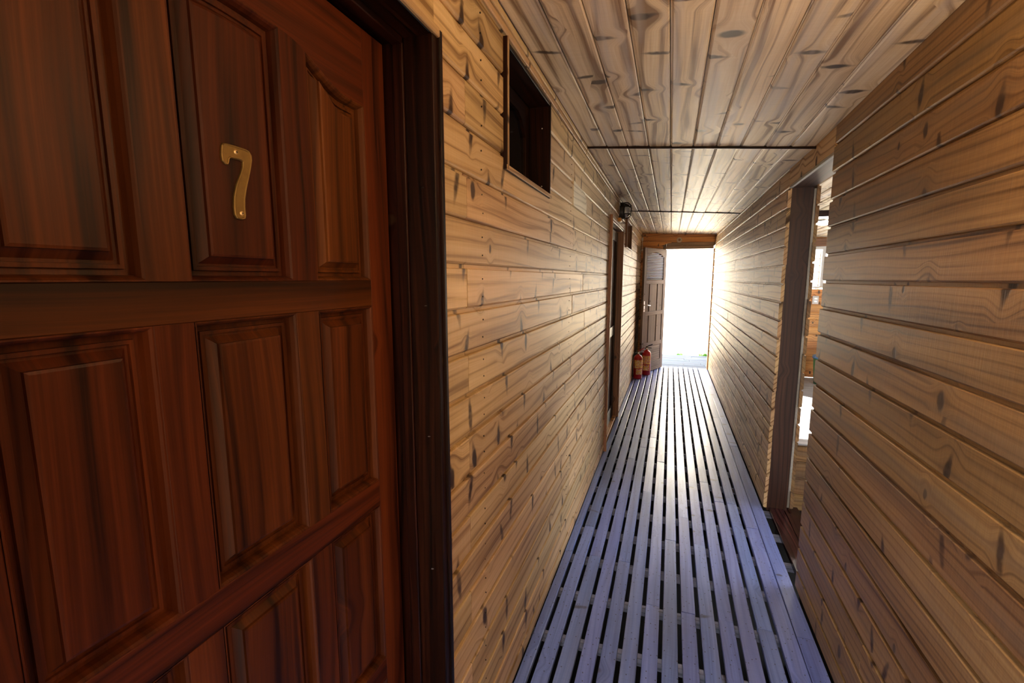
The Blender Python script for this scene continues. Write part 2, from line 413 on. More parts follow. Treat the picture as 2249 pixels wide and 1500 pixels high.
# ------------------------------------------------------------------ ceiling
ceiling = structure(mesh_obj('ceiling', [(x, y, zc(x, y)+0.028) for x, y in [(-0.75, YR), (0.95, YR), (0.95, 2.8), (-0.75, 2.8), (0.95, 5.5), (-0.75, 5.5), (0.95, 8.5), (-0.75, 8.5)]],
    [[0, 1, 2, 3], [3, 2, 4, 5], [5, 4, 6, 7]], 'roof'), 'sloping ceiling of pale knotty pine boards')
edges = [-0.502 + 0.1168*i for i in range(-1, 11)]
segs = [(YR, 0.55), (0.55, 2.8), (2.8, 5.5), (5.5, YE)]
for i in range(len(edges)):
    xa = max(edges[i], XL-0.03); xb = edges[i+1] if i+1 < len(edges) else XR + 0.02
    xb = min(xb, XR+0.02)
    if xb-xa < 0.02: continue
    for (ya, yb) in segs:
        if (ya == YR or ya == 0.55) and i % 2 == 0:   # near boards are staggered
            ya, yb = (YR, 0.1) if ya == YR else (0.1, 2.8)
        w = xb-xa; P = Vector((xa, ya, zc(xa, ya))); Q = Vector((xa, yb, zc(xa, yb)))
        A = (Q-P).normalized(); B = Vector((w, 0, zc(xb, ya)-zc(xa, ya))).normalized(); N = B.cross(A); N.normalize()
        if N.z > 0: N = -N
        d = random.uniform(-0.001, 0.001)
        prof = [(0.0, -0.02), (0.0, -0.007), (0.0035, -0.006), (0.0045, -0.0025), (0.010, d), (w-0.006, d), (w-0.002, -0.003), (w-0.002, -0.02)]
        board('plank', P+A*0.001, A, B, N, (Q-P).length-0.002, prof, 'ceil', ceiling)
for y0 in (2.8, 5.5):
    P = Vector((XL-0.01, y0-0.006, zc(XL-0.01, y0))); Q = Vector((XR+0.01, y0-0.006, zc(XR+0.01, y0)))
    A = (Q-P).normalized()
    board('batten', P, A, (0, 1, 0), (0, 0, -1), (Q-P).length, [(0, -0.004), (0.014, -0.004), (0.014, 0.007), (0.011, 0.010), (0.003, 0.010), (0, 0.007)], 'jamb', ceiling)
tr = structure(empty('trim_1', (XL, 1.3, zc(XL, 1.3))), 'thin pine strips closing the left edge of the ceiling')
for dz, w, dx in ((0.0, 0.018, 0.012), (-0.02, 0.020, 0.006)):
    for a, b in ((YR, 2.795), (2.81, 5.49), (5.51, YE-0.02)):
        P = Vector((XL+0.0015, a, zc(XL, a)-0.003+dz)); Q = Vector((XL+0.0015, b, zc(XL, b)-0.003+dz))
        o = board('strip', P-Vector((XL, 1.3, zc(XL, 1.3))), (Q-P).normalized(), (0, 0, -1), (1, 0, 0), (Q-P).length, [(0, 0), (w, 0), (w, dx-0.003), (w-0.003, dx), (0, dx)], 'left', tr)

# ------------------------------------------------------------------ left wall
zsL = [1.5895 - 0.003 + 0.1163*k for k in range(-14, 7)]
zsL = [0.004] + [z for z in zsL if z > 0.05 and z < 2.30] + [2.309]
D1 = (0.118, 0.9625, -0.02, 2.085); W1 = (1.40, 1.968, 1.888, 2.272)
D2 = (4.02, 5.15, -0.02, 2.062); W2 = (5.42, 6.26, 1.90, 2.235)
HOLL = [D1, W1, D2, W2]
def jl(i):
    r = random.Random(500+i); js = []
    z = (zsL[i]+zsL[i+1])/2
    if i % 2 == (1 if True else 0): js.append(1.118)
    y = 2.5 if i % 3 == 0 else 3.2 + r.uniform(-0.4, 0.4)
    js += [y, y+r.uniform(1.2, 2.0), 6.4+r.uniform(-0.4, 0.4), 7.3+r.uniform(-0.3, 0.4)]
    return js
wall_left = structure(empty('wall_left', (0, 0, 0)), 'left passage wall clad in horizontal knotty pine boards')
row_16 = [i for i in range(len(zsL)-1) if zsL[i] < 1.76 < zsL[i+1]][0]
PAR = row_16 % 2
def jl2(i):
    js = [j for j in jl(i) if j != 1.118]
    if i % 2 == PAR: js.append(1.118)
    return sorted(js)
clad(wall_left, XL, 1, YR, YE, zsL, jl2, HOLL, 'left', seed0=1)
def backing(name, X, t, y0, y1, z0, z1, holes, mat, parent):
    """wall core behind the boards, cut round the openings"""
    ys = sorted(set([y0, y1]+[h for H in holes for h in H[:2]]))
    for a, b in zip(ys, ys[1:]):
        hs = [H for H in holes if H[0] <= a+1e-6 and H[1] >= b-1e-6]
        zlist = [(z0, z1)]
        for H in hs:
            nz = []
            for (l, u) in zlist:
                if H[2] > l: nz.append((l, min(u, H[2])))
                if H[3] < u: nz.append((max(l, H[3]), u))
            zlist = nz
        for l, u in zlist:
            if u-l > 0.01: box(name, (min(X, X+t), a, l), (max(X, X+t), b, u), mat, parent, 'y')
backing('wall_core', XL-TH-0.001, -0.10, YR, YE+0.05, -0.42, 2.33, HOLL, 'dark', wall_left)
# pale replacement board
prism('patch_board', [(2.475, 1.934), (2.872, 1.934), (2.872, 2.012), (2.80, 2.050), (2.475, 2.062)], 'x', XL-0.012, XL+0.0025, 'pale', wall_left, urot=True)['label'] = 'pale replacement board'
# nail heads on the left wall (small dark dots beside the board seams)
nail_v = [(0.0016*math.cos(a*math.pi/3), 0.0024*math.sin(a*math.pi/3)) for a in range(6)]
for i in range(len(zsL)-1):
    for yy in (1.222, 2.42, 3.55):
        for dz in (0.028, 0.078):
            z = zsL[i]+dz
            if z > 2.28 or z < 0.25: continue
            if any(h[0] < yy < h[1] and h[2] < z < h[3] for h in HOLL): continue
            prism('nail', nail_v, 'x', 0.0, 0.0028, 'dark', wall_left, (XL-0.001, yy+random.uniform(-0.004, 0.004), z))

# ------------------------------------------------------------------ door 7 (left, near)
XD = -0.620
d1 = structure(empty('door_1', (XD, 0.545, 0.0)), 'dark mahogany panelled door with brass numeral')
def D(y): return y-0.545
ST = 0.038   # leaf thickness behind face
YA, YB = 0.161, 0.930
cols = [(0.237, 0.399), (0.454, 0.637), (0.693, 0.854)]
def dbox(name, ya, yb, za, zb, grain, mat='mahog', x0=-ST, x1=0.0, par=None):
    return box(name, (x0, D(ya), za), (x1, D(yb), zb), mat, par or d1, grain, 0.0015)
dbox('stile', YA, 0.237, 0.012, 2.055, 'z'); dbox('stile', 0.854, YB, 0.012, 2.055, 'z')
dbox('rail', 0.237, 0.854, 1.4895, 1.546, 'y'); dbox('rail', 0.237, 0.854, 1.024, 1.087, 'y'); dbox('rail', 0.237, 0.854, 0.572, 0.629, 'y'); dbox('rail', 0.237, 0.854, 0.012, 0.190, 'y')
rows = [(0.190, 0.572), (0.629, 1.024), (1.087, 1.4895)]
def arch(y):
    t = abs(y-0.5455)
    if t < 0.10: return 1.956 - 0.004*(t/0.1)**2
    if t < 0.26:
        s = (t-0.10)/0.16; s = s*s*(3-2*s); return 1.952 - 0.048*s
    return 1.904
for ya_, yb_ in ((0.399, 0.454), (0.637, 0.693)):
    yy = [ya_+(yb_-ya_)*i/4 for i in range(5)]
    prism('mullion', [(D(ya_), 1.546), (D(yb_), 1.546)]+[(D(y), arch(y)) for y in yy[::-1]], 'x', -ST, 0.0, 'mahog', d1)
for (za, zb) in rows:
    dbox('mullion', 0.399, 0.454, za, zb, 'z'); dbox('mullion', 0.637, 0.693, za, zb, 'z')
n = 28; ys = [0.237+(0.854-0.237)*i/n for i in range(n+1)]
prism('rail', [(D(y), arch(y)) for y in ys]+[(D(0.854), 2.055), (D(0.237), 2.055)], 'x', -ST, 0.0, 'mahog', d1, urot=True)
def panel(ya, yb, za, ztop):
    """raised and fielded panel: nested loops stepped in depth"""
    steps = [(0.0, 0.0), (0.0020, 0.0), (0.0045, -0.0030), (0.0070, -0.0100), (0.0080, -0.0185), (0.0150, -0.0190), (0.0155, -0.0140), (0.0205, -0.0140), (0.0210, -0.0175), (0.0250, -0.0175), (0.0350, -0.0075), (0.0355, -0.0030), (0.0390, -0.0020)]
    ns = 14; verts = []; uvs = []; faces = []
    u0, v0 = random.uniform(0, 60), random.uniform(0, 60)
    for d, x in steps:
        loop = [(ya+d, za+d), (yb-d, za+d)]
        for i in range(ns+1):
            y = yb-d + (ya+d-(yb-d))*i/ns
            yo = yb + (ya-yb)*i/ns
            loop.append((y, (ztop(yo) if callable(ztop) else ztop)-d))
        for y, z in loop: verts.append((x, D(y), z)); uvs.append((u0+z, v0+y))
    k = ns+3
    for s in range(len(steps)-1):
        for i in range(k):
            faces.append([s*k+i, s*k+(i+1) % k, (s+1)*k+(i+1) % k, (s+1)*k+i])
    faces.append([(len(steps)-1)*k+i for i in range(k)])
    mesh_obj('panel', verts, faces, 'mahog', d1, (0, 0, 0), uvs)
for (ya, yb) in cols:
    for (za, zb) in rows: panel(ya, yb, za, zb)
    panel(ya, yb, 1.546, arch)
# frame (jamb boards, stop, casing edge)
fr = structure(empty('trim_2', (XD, 0.545, 0.0)), 'dark red frame of the numbered mahogany door')
def fbox(name, x0, x1, ya, yb, za, zb, grain, mat='jamb', bev=0.002): return box(name, (x0-XD, D(ya), za), (x1-XD, D(yb), zb), mat, fr, grain, bev)
fbox('jamb', -0.572, -0.500, 0.936, 0.958, 0.0, 2.064, 'z'); fbox('stop', -0.598, -0.572, 0.931, 0.958, 0.0, 2.064, 'z'); fbox('jamb_back', -0.70, -0.598, 0.945, 0.965, 0.0, 2.09, 'z')
fbox('jamb', -0.572, -0.500, 0.120, 0.150, 0.0, 2.064, 'z'); fbox('stop', -0.598, -0.572, 0.120, 0.162, 0.0, 2.064, 'z'); fbox('jamb_back', -0.70, -0.598, 0.115, 0.150, 0.0, 2.09, 'z')
fbox('casing', -0.506, -0.494, 0.9575, 0.9705, 0.0, 2.079, 'z', 'jamb')
fbox('head', -0.572, -0.5035, 0.120, 0.958, 2.064, 2.084, 'y', 'jamb'); fbox('head_stop', -0.598, -0.572, 0.120, 0.958, 2.052, 2.084, 'y'); fbox('head_back', -0.70, -0.598, 0.115, 0.965, 2.064, 2.10, 'y')
fbox('head_edge', -0.5035, -0.494, 0.10, 0.958, 2.064, 2.084, 'y', 'left')
for z in (1.75, 1.487, 1.174, 0.83):
    lathe('screw', [(0.0, 0.001), (0.0022, 0.001), (0.0032, 0.0), (0.0035, 0.0)], 'steel', fr, (-0.532-XD, D(0.9355), z), 10)
    o = fr.children[-1]; o.rotation_euler = (math.pi/2, 0, 0)
structure(box('wall_behind_door', (-0.78, 0.05, 0.0), (-0.70, 1.05, 2.2), 'dark', None, 'z'), 'dark wall core behind the numbered door')

# ------------------------------------------------------------------ brass numeral
num = tag(empty('house_number', (XD-0.0018, 0.541, 1.639)), 'brass numeral seven screwed to the dark mahogany door', 'house number')
raw = [(0.517, 1.7400), (0.520, 1.7435), (0.526, 1.7445), (0.540, 1.7445), (0.556, 1.7443), (0.563, 1.7425), (0.5668, 1.737), (0.567, 1.730), (0.5635, 1.716), (0.559, 1.702), (0.553, 1.684), (0.5495, 1.670), (0.5485, 1.657), (0.5487, 1.645), (0.547, 1.640), (0.541, 1.6380), (0.533, 1.639), (0.5295, 1.644), (0.5290, 1.655), (0.5305, 1.670), (0.536, 1.688), (0.5445, 1.705), (0.549, 1.716), (0.5498, 1.724), (0.547, 1.7255), (0.538, 1.7253), (0.531, 1.7250), (0.528, 1.7230), (0.5268, 1.718), (0.5245, 1.714), (0.5205, 1.714), (0.516, 1.718), (0.5150, 1.727)]
pts = [(y-0.541, z-1.639) for y, z in raw]
k = len(pts)
def inset(pts, d):
    out = []
    for i in range(len(pts)):
        p0, p1, p2 = Vector(pts[i-1]), Vector(pts[i]), Vector(pts[(i+1) % len(pts)])
        e1 = (p1-p0).normalized(); e2 = (p2-p1).normalized()
        nn = (Vector((-e1.y, e1.x))+Vector((-e2.y, e2.x))); nn.normalize()
        out.append(p1 - nn*d)
    return out
verts = []; faces = []
for d, x in ((0, 0.0), (0.0, 0.003), (0.0012, 0.0042), (0.0024, 0.0040), (0.0030, 0.0030), (0.0042, 0.0030)):
    for p in inset(pts, d): verts.append((x, p[0], p[1]))
L = 6
for s in range(L-1):
    for i in range(k): faces.append([s*k+(i+1) % k, s*k+i, (s+1)*k+i, (s+1)*k+(i+1) % k])
faces.append([(L-1)*k+i for i in range(k)][::-1])
mesh_obj('plate', verts, faces, 'brass', num)
for (y, z) in ((0.5395-0.541, 1.7355-1.639), (0.5415-0.541, 1.6475-1.639)):
    s = lathe('screw', [(0.0, 0.0050), (0.0018, 0.0048), (0.0030, 0.0038), (0.0034, 0.0028)], 'screw', num, (0, y, z), 14, axis='x')
    prism('slot', [(-0.0018, -0.0004), (0.0018, -0.0004), (0.0018, 0.0004), (-0.0018, 0.0004)], 'x', 0.0046, 0.0053, 'dark', s)
    prism('slot', [(-0.0004, -0.0018), (0.0004, -0.0018), (0.0004, 0.0018), (-0.0004, 0.0018)], 'x', 0.0046, 0.0053, 'dark', s)

# ------------------------------------------------------------------ window 1 and window 2 (left wall, high up)
def high_window(name, ya, yb, za, zb, label, fmat, smat, proud=0.016, tl='left'):
    w = structure(empty(name, (XL, (ya+yb)/2, za)), label)
    ym = (ya+yb)/2
    def b(nm, x0, x1, y0, y1, z0, z1, gr, m, bev=0.0015, par=None): return box(nm, (x0-XL, y0-ym, z0-za), (x1-XL, y1-ym, z1-za), m, par or w, gr, bev)
    xf = XL + proud; xb = XL - 0.085
    b('frame_side', xb, xf, ya, ya+0.013, za, zb, 'z', fmat); b('frame_side', xb, XL+0.006, yb-0.013, yb, za, zb, 'z', fmat)
    b('frame_sill', xb, XL+0.010, ya+0.013, yb-0.013, za, za+0.015, 'y', fmat); b('frame_head', xb, XL+0.004, ya+0.013, yb-0.013, zb-0.015, zb, 'y', fmat)
    b('sill_edge', XL+0.010, XL+0.013, ya, yb, za-0.002, za+0.014, 'y', tl)
    b('side_edge', xf, xf+0.003, ya+0.001, ya+0.012, za, zb, 'z', tl)
    # sash with clipped upper corners
    sx0, sx1 = XL-0.112, XL-0.086
    y0, y1, z0, z1 = ya+0.013-ym, yb-0.013-ym, 0.015, zb-za-0.015
    s = b('sash', sx0, sx1, ya+0.013, ya+0.063, za+0.015, zb-0.015, 'z', smat)
    b('sash', sx0, sx1, yb-0.063, yb-0.013, za+0.015, zb-0.015, 'z', smat)
    b('sash', sx0, sx1, ya+0.063, yb-0.063, za+0.015, za+0.060, 'y', smat)
    yl, yr, zt = ya+0.063-ym, yb-0.063-ym, z1
    prism('sash', [(yl, zt), (yl, zt-0.13), (yl+0.05, zt-0.075), (yl+0.10, zt-0.055), (yr-0.10, zt-0.055), (yr-0.05, zt-0.075), (yr, zt-0.13), (yr, zt)][::-1], 'x', sx0-XL, sx1-XL, smat, w, urot=True)
    b('pane', sx0+0.008, sx0+0.014, ya+0.05, yb-0.05, za+0.05, zb-0.03, 'z', 'darkglass', 0.0)
    b('backing', sx0-0.03, sx0-0.012, ya-0.02, yb+0.02, za-0.02, zb+0.02, 'z', 'dark', 0.0)
    for z in (za+0.05, zb-0.10):
        sc = lathe('screw', [(0.0, 0.001), (0.002, 0.001), (0.003, 0.0)], 'steel', w, (-0.03, yb-0.0132-ym, z-za), 10); sc.rotation_euler = (math.pi/2, 0, 0)
    return w
high_window('window_1', W1[0], W1[1], W1[2], W1[3], 'small dark red framed high window beside the numbered door', 'jamb', 'jamb', 0.012, 'left')
high_window('window_2', W2[0], W2[1], W2[2], W2[3], 'small brown framed high window past the caged lamp', 'frame', 'frame', 0.020, 'white')

# ------------------------------------------------------------------ door 2 (left wall, middle)
d2 = structure(empty('door_2', (XL, 4.58, 0)), 'brown framed doorway halfway along the left wall')
def b2(nm, x0, x1, y0, y1, z0, z1, gr, m='frame', bev=0.002): return box(nm, (x0-XL, y0-4.58, z0), (x1-XL, y1-4.58, z1), m, d2, gr, bev)
b2('jamb', XL-0.10, XL+0.022, 4.02, 4.036, 0.0, 2.085, 'z'); b2('jamb_edge', XL+0.022, XL+0.025, 4.021, 4.035, 0.0, 2.085, 'z', 'left', 0.0)
b2('jamb', XL-0.10, XL+0.014, 5.126, 5.15, 0.0, 2.062, 'z'); b2('stop', XL-0.085, XL-0.050, 5.10, 5.126, 0.02, 2.03, 'z')
b2('head', XL-0.10, XL+0.006, 4.036, 5.15, 2.045, 2.062, 'y'); b2('head_strip', XL+0.001, XL+0.014, 4.036, 5.15, 2.062, 2.084, 'y', 'left')
b2('sill', XL-0.10, XL-0.012, 4.036, 5.126, -0.03, 0.012, 'y', 'orange')
b2('stile', XL-0.085, XL-0.05, 4.036, 4.136, 0.012, 2.03, 'z', 'jamb'); b2('stile', XL-0.085, XL-0.05, 5.0, 5.10, 0.012, 2.03, 'z', 'jamb')
for z0, z1 in ((0.012, 0.16), (0.95, 1.05), (1.93, 2.03)): b2('rail', XL-0.085, XL-0.05, 4.136, 5.0, z0, z1, 'y', 'jamb')
for z0, z1 in ((0.16, 0.95), (1.05, 1.93)):
    b2('panel', XL-0.080, XL-0.064, 4.136, 4.55, z0, z1, 'z', 'mahog', 0.006); b2('panel', XL-0.080, XL-0.064, 4.60, 5.0, z0, z1, 'z', 'mahog', 0.006)
    b2('mullion', XL-0.085, XL-0.05, 4.55, 4.60, z0, z1, 'z', 'jamb')
structure(box('wall_behind_door', (-0.72, 3.95, 0.0), (-0.60, 5.2, 2.2), 'dark', None, 'z'), 'dark wall core behind the middle doorway')

# ------------------------------------------------------------------ right wall, near part
zsR = [1.5435 - 0.004 + 0.1202*k for k in range(-14, 8)]
zsR = [0.004] + [z for z in zsR if 0.06 < z < 2.23] + [2.275]
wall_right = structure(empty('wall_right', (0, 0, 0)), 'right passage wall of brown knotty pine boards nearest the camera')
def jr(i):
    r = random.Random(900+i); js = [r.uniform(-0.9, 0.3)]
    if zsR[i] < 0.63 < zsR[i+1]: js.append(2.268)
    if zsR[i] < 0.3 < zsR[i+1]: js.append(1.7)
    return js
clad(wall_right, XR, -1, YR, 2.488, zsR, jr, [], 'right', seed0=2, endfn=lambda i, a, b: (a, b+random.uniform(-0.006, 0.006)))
box('wall_core', (XR+TH+0.001, YR, -0.42), (XR+0.11, 2.455, 2.24), 'dark', wall_right, 'y')
box('post', (XR+TH+0.001, 2.4555, -0.1), (XR+0.14, 2.476, 2.24), 'post', wall_right, 'z')

# ------------------------------------------------------------------ right wall, far part, and doorway
zsF = [1.521 - 0.003 + 0.1166*k for k in range(-14, 8)]
zsF = [0.004] + [z for z in zsF if 0.06 < z < 2.23] + [2.280]
wall_far = structure(empty('wall_right_far', (0, 0, 0)), 'right passage wall of pine boards beyond the dark post')
MAT['farw'] = wood('pine_far_right', (0.18, 0.095, 0.04), (0.50, 0.34, 0.18), (0.64, 0.48, 0.29), dens=0.40, spike=0.60, ku=0.29, ringf=24.0, tint=0.28, rough=0.52, spec=0.22)
def jf(i):
    r = random.Random(1300+i); y = 4.2+r.uniform(-0.4, 0.7); js = []
    while y < 8.2: js.append(y); y += r.uniform(1.1, 1.9)
    return js
HEAD = (3.0, 3.36, -1, 2.105)
clad(wall_far, XR, -1, 3.335, YE+0.09, zsF, jf, [], 'farw', seed0=3, endfn=lambda i, a, b: (a+random.uniform(-0.014, 0.006), b))
box('wall_core', (XR+TH+0.001, 3.42, -0.42), (XR+0.10, YE+0.09, 2.24), 'dark', wall_far, 'y')
# doorway: header, post, liner, far-side boards
dw = structure(empty('trim_3', (XR, 2.9, 0.0)), 'dark stained post and head lining the side doorway')
def b3(nm, x0, x1, y0, y1, z0, z1, gr, m='post', bev=0.0015, par=None): return box(nm, (x0-XR, y0-2.9, z0), (x1-XR, y1-2.9, z1), m, par or dw, gr, bev)
b3('post', XR+TH+0.0015, 0.806, 3.352, 3.40, -0.02, 2.105, 'z')
b3('plywood_edge', 0.8065, 0.820, 3.348, 3.40, 0.02, 2.095, 'z', 'ply')
b3('head', XR+TH+0.0015, 0.806, 2.478, 3.40, 2.105, 2.13, 'y', 'post')
b3('plywood_strip', XR+0.003, XR+TH, 2.494, 3.33, 2.100, 2.114, 'y', 'ply')
prism('plank', [(2.494-2.9, 2.1145), (3.335-2.9, 2.1145), (3.335-2.9, 2.225), (2.494-2.9, 2.225)], 'x', 0.001, TH, 'farw', dw, urot=True)
b3('head_core', XR+TH+0.0015, 0.83, 2.478, 3.40, 2.131, 2.24, 'y', 'dark')
zsP = [0.02+0.1166*k for k in range(0, 19)]
for i in range(len(zsP)-1):
    if zsP[i+1] > 2.15: break
    o = board('plank', (0.8205-XR, 3.345+random.uniform(-0.01, 0.01)-2.9, zsP[i]), (0, 1, 0), (0, 0, 1), (1, 0, 0), 0.5, [(b, n_+TH) for b, n_ in plank_profile(0.1166)], 'right', dw)
# dark step boards in the doorway
stp = structure(empty('floor_step', (0.76, 2.95, -0.01)), 'dark red brown boards on the threshold of the side doorway')
for x0, x1 in ((0.700, 0.790), (0.793, 0.885)):
    box('plank', (x0-0.76, -0.45, -0.018), (x1-0.76, 0.46, 0.012), 'step', stp, 'y', 0.003)

# ------------------------------------------------------------------ side room seen through the doorway
rw = structure(empty('wall_low', (0.82, 3.43, 0.0)), 'low boarded parapet inside the side room')
for i in range(4):
    z0 = -0.03+0.1166*i
    H = 0.1166
    board('plank', (0.002, 0.0, z0), (1, 0, 0), (0, 0, 1), (0, -1, 0), 1.6, plank_profile(H), 'right', rw)
box('core', (0.002, TH+0.001, -0.1), (1.602, 0.09, 0.437), 'dark', rw, 'x')
box('cap', (0.0, -0.012, 0.4375), (1.602, 0.10, 0.452), 'room_floor', rw, 'x', 0.003)
fr2 = structure(empty('floor_room', (0.84, 3.5, 0.0)), 'pale floor boards of the side room')
for i in range(53):
    y = 0.04+0.0885*i
    box('plank', (0.0, y, -0.022+random.uniform(-0.001, 0.001)), (2.85, y+0.0825, 0.0), 'room_floor', fr2, 'x', 0.002)
box('subfloor', (0.0, 0.03, -0.06), (2.85, 4.75, -0.024), 'dark', fr2, 'x')
zr = lambda x, y: 2.185 - 0.03*(x-1.5)
cr = structure(empty('ceiling_room', (0.8, 3.4, 2.19)), 'pine board ceiling of the side room')
for i in range(24):
    x = 0.72+0.1168*i
    for a, b in ((2.35, 5.2), (5.22, 8.24)):
        box('plank', (x-0.8, a-3.4, zr(x, 0)-2.19), (x+0.113-0.8, b-3.4, zr(x, 0)+0.02-2.19), 'ceil', cr, 'y', 0.006)
box('batten', (-0.1, 5.203-3.4, -0.055), (2.9, 5.217-3.4, 0.03), 'jamb', cr, 'x')
box('roof_sheet', (-0.1, -1.1, 0.06), (2.9, 4.9, 0.08), 'roof', cr, 'x')
wb = structure(empty('wall_room_back', (0.72, 8.22, 0.0)), 'boarded back wall of the side room with a window')
WX0, WX1, WZ0, WZ1 = 1.98, 2.75, 1.425, 2.03
zz = [0.004]+[0.10+0.1166*k for k in range(0, 20)]
for i in range(len(zz)-1):
    l, u = zz[i], zz[i+1]
    if u > 2.2: break
    parts = [(0.0, 2.85)] if (u <= WZ0+0.02 or l >= WZ1-0.02) else [(0.0, WX0-0.72), (WX1-0.72, 2.85)]
    for a, b in parts:
        board('plank', (a, 0, l), (1, 0, 0), (0, 0, 1), (0, -1, 0), b-a, plank_profile(u-l), 'orange', wb)
wr_ = structure(empty('window_3', ((WX0+WX1)/2, 8.21, WZ0)), 'white framed window in the back wall of the side room')
def bw(nm, x0, x1, z0, z1, gr, m='white', y0=-0.02, y1=0.05): return box(nm, (x0-(WX0+WX1)/2, y0, z0-WZ0), (x1-(WX0+WX1)/2, y1, z1-WZ0), m, wr_, gr, 0.003)
bw('frame_side', WX0, WX0+0.045, WZ0, WZ1, 'z'); bw('frame_side', WX1-0.045, WX1, WZ0, WZ1, 'z'); bw('frame_head', WX0+0.045, WX1-0.045, WZ1-0.045, WZ1, 'x'); bw('frame_sill', WX0-0.02, WX1+0.02, WZ0-0.02, WZ0, 'x', 'white', -0.05, 0.05)
bw('mullion', 2.155, 2.20, WZ0, WZ1-0.045, 'z'); bw('lintel', WX0-0.2, WX1+0.2, WZ1, WZ1+0.12, 'x', 'frame', -0.03, 0.03)
bw('pane', WX0+0.04, WX1-0.04, WZ0, WZ1-0.04, 'z', 'glass', 0.01, 0.014)
wrr = structure(empty('wall_room_right', (3.6, 5.8, 0.0)), 'outer wall of the side room with a wide opening')
box('panel', (0, -0.8, -0.42), (0.1, 2.5, 2.25), 'white', wrr, 'z')
box('panel', (0, -3.5, -0.42), (0.1, -0.8, 0.12), 'white', wrr, 'y'); box('panel', (0, -3.5, 2.10), (0.1, -0.8, 2.25), 'white', wrr, 'y')
structure(box('wall_room_near', (0.80, 2.25, -0.42), (3.7, 2.33, 2.25), 'white', None, 'x'), 'plain near wall of the side room')
# light switch
sw = tag(empty('light_switch', (2.115, 8.199, 1.22)), 'white double light switch on the side room back wall', 'light switch')
box('plate', (-0.042, -0.008, -0.062), (0.042, 0.0, 0.062), 'white', sw, 'z', 0.003)
box('rocker', (-0.02, -0.012, 0.008), (0.02, -0.008, 0.034), 'steel', sw, 'z', 0.001); box('rocker', (-0.02, -0.012, -0.034), (0.02, -0.008, -0.008), 'steel', sw, 'z', 0.001)
# bin
bn = tag(empty('waste_bin', (2.165, 7.75, 0.0)), 'green bin with a blue rim on the side room floor', 'bin')
lathe('body', [(0.0, 0.003), (0.095, 0.003), (0.125, 0.40), (0.119, 0.40), (0.09, 0.012), (0.0, 0.012)], 'green', bn, n=28)
lathe('rim', [(0.118, 0.385), (0.134, 0.385), (0.137, 0.40), (0.134, 0.425), (0.116, 0.425), (0.118, 0.385)], 'bluelid', bn, n=28)
# globe lamp on the side room ceiling
gl = tag(empty('ceiling_lamp', (1.555, 6.0, 2.188)), 'lit white globe lamp on the side room ceiling', 'lamp')
lathe('base', [(0.0, 0.0), (0.075, 0.0), (0.075, -0.02), (0.0, -0.02)], 'steel', gl)
lathe('globe', [(0.060, -0.02), (0.066, -0.03), (0.060, -0.044), (0.042, -0.055), (0.02, -0.060), (0.0, -0.061)], 'bulb', gl)

# ------------------------------------------------------------------ far end: wall, beam, frame, open door leaf
we = structure(empty('wall_end', (0, YE, 0)), 'boarded end wall beside the open door')
zz = [0.004]+[0.118*k for k in range(1, 19)]
for i in range(len(zz)-1):
    board('plank', (XL+0.001, 0, zz[i]), (1, 0, 0), (0, 0, 1), (0, -1, 0), 0.36, plank_profile(min(zz[i+1], 2.10)-zz[i]), 'orange', we)
    if zz[i+1] >= 2.1: break
box('core', (XL-0.1, TH+0.001, -0.1), (-0.145, 0.08, 2.36), 'dark', we, 'z')
box('core', (-0.144, TH+0.03, 2.15), (XR+0.1, 0.08, 2.36), 'dark', we, 'x')
bm_ = structure(empty('trim_4', (0, YE, 2.1)), 'orange pine beam boards above the end doorway')
def pb(poly, y0, y1, m): return prism('plank', [(x, z-2.1) for x, z in poly], 'y', y0, y1, m, bm_, urot=True)
pb([(XL+0.002, 2.262), (XR-0.001, 2.222), (XR-0.001, zc(XR, YE)-0.003), (XL+0.002, zc(XL, YE)-0.003)], -0.016, 0.02, 'orange')
pb([(XL+0.002, 2.168), (-0.02, 2.160), (0.02, 2.150), (XR-0.001, 2.146), (XR-0.001, 2.219), (XL+0.002, 2.259)], -0.020, 0.02, 'orange')
pb([(XL+0.002, 2.105), (-0.175, 2.090), (-0.172, 2.102), (-0.10, 2.130), (0.0, 2.149), (-0.02, 2.157), (XL+0.002, 2.165)], -0.018, 0.02, 'orange')
pin = lathe('round_plug', [(0.0, 0.004), (0.024, 0.004), (0.028, 0.001), (0.036, 0.001), (0.040, 0.004), (0.043, 0.004), (0.045, 0.0)], 'pale', bm_, (0.105, -0.020, 2.187-2.1), 28); pin.rotation_euler = (math.pi/2, 0, 0)
kn = lathe('plug_centre', [(0.0, 0.006), (0.012, 0.006), (0.018, 0.004)], 'frame', bm_, (0.105, -0.021, 2.187-2.1), 20); kn.rotation_euler = (math.pi/2, 0, 0)
df = structure(empty('trim_5', (0, YE, 0)), 'grey brown frame of the end doorway')
def b5(nm, x0, x1, y0, y1, z0, z1, gr, m='leaf'): return box(nm, (x0, y0, z0), (x1, y1, z1), m, df, gr, 0.003)
b5('post', -0.144, -0.100, -0.01, 0.09, 0.0, 2.09, 'z'); b5('post', XR-0.018, XR-0.001, 0.0, 0.088, 0.0, 2.04, 'z', 'orange')
b5('post', -0.144, -0.1, 0.0215, 0.09, 2.0905, 2.17, 'z')
b5('head', -0.10, XR-0.019, 0.005, 0.09, 2.040, 2.088, 'x', 'lintel'); b5('head', -0.099, XR-0.001, 0.021, 0.09, 2.0885, 2.150, 'x', 'lintel')
# door leaf, swung inwards
HX, HY = -0.100, 8.322; FXe, FYe = -0.415, 7.56
ang = math.atan2(FYe-HY, FXe-HX)
d3 = structure(empty('door_3', (HX, HY, 0.0), ang), 'open grey brown end door with an arched louvred light')
LW = 0.825; T3 = 0.036
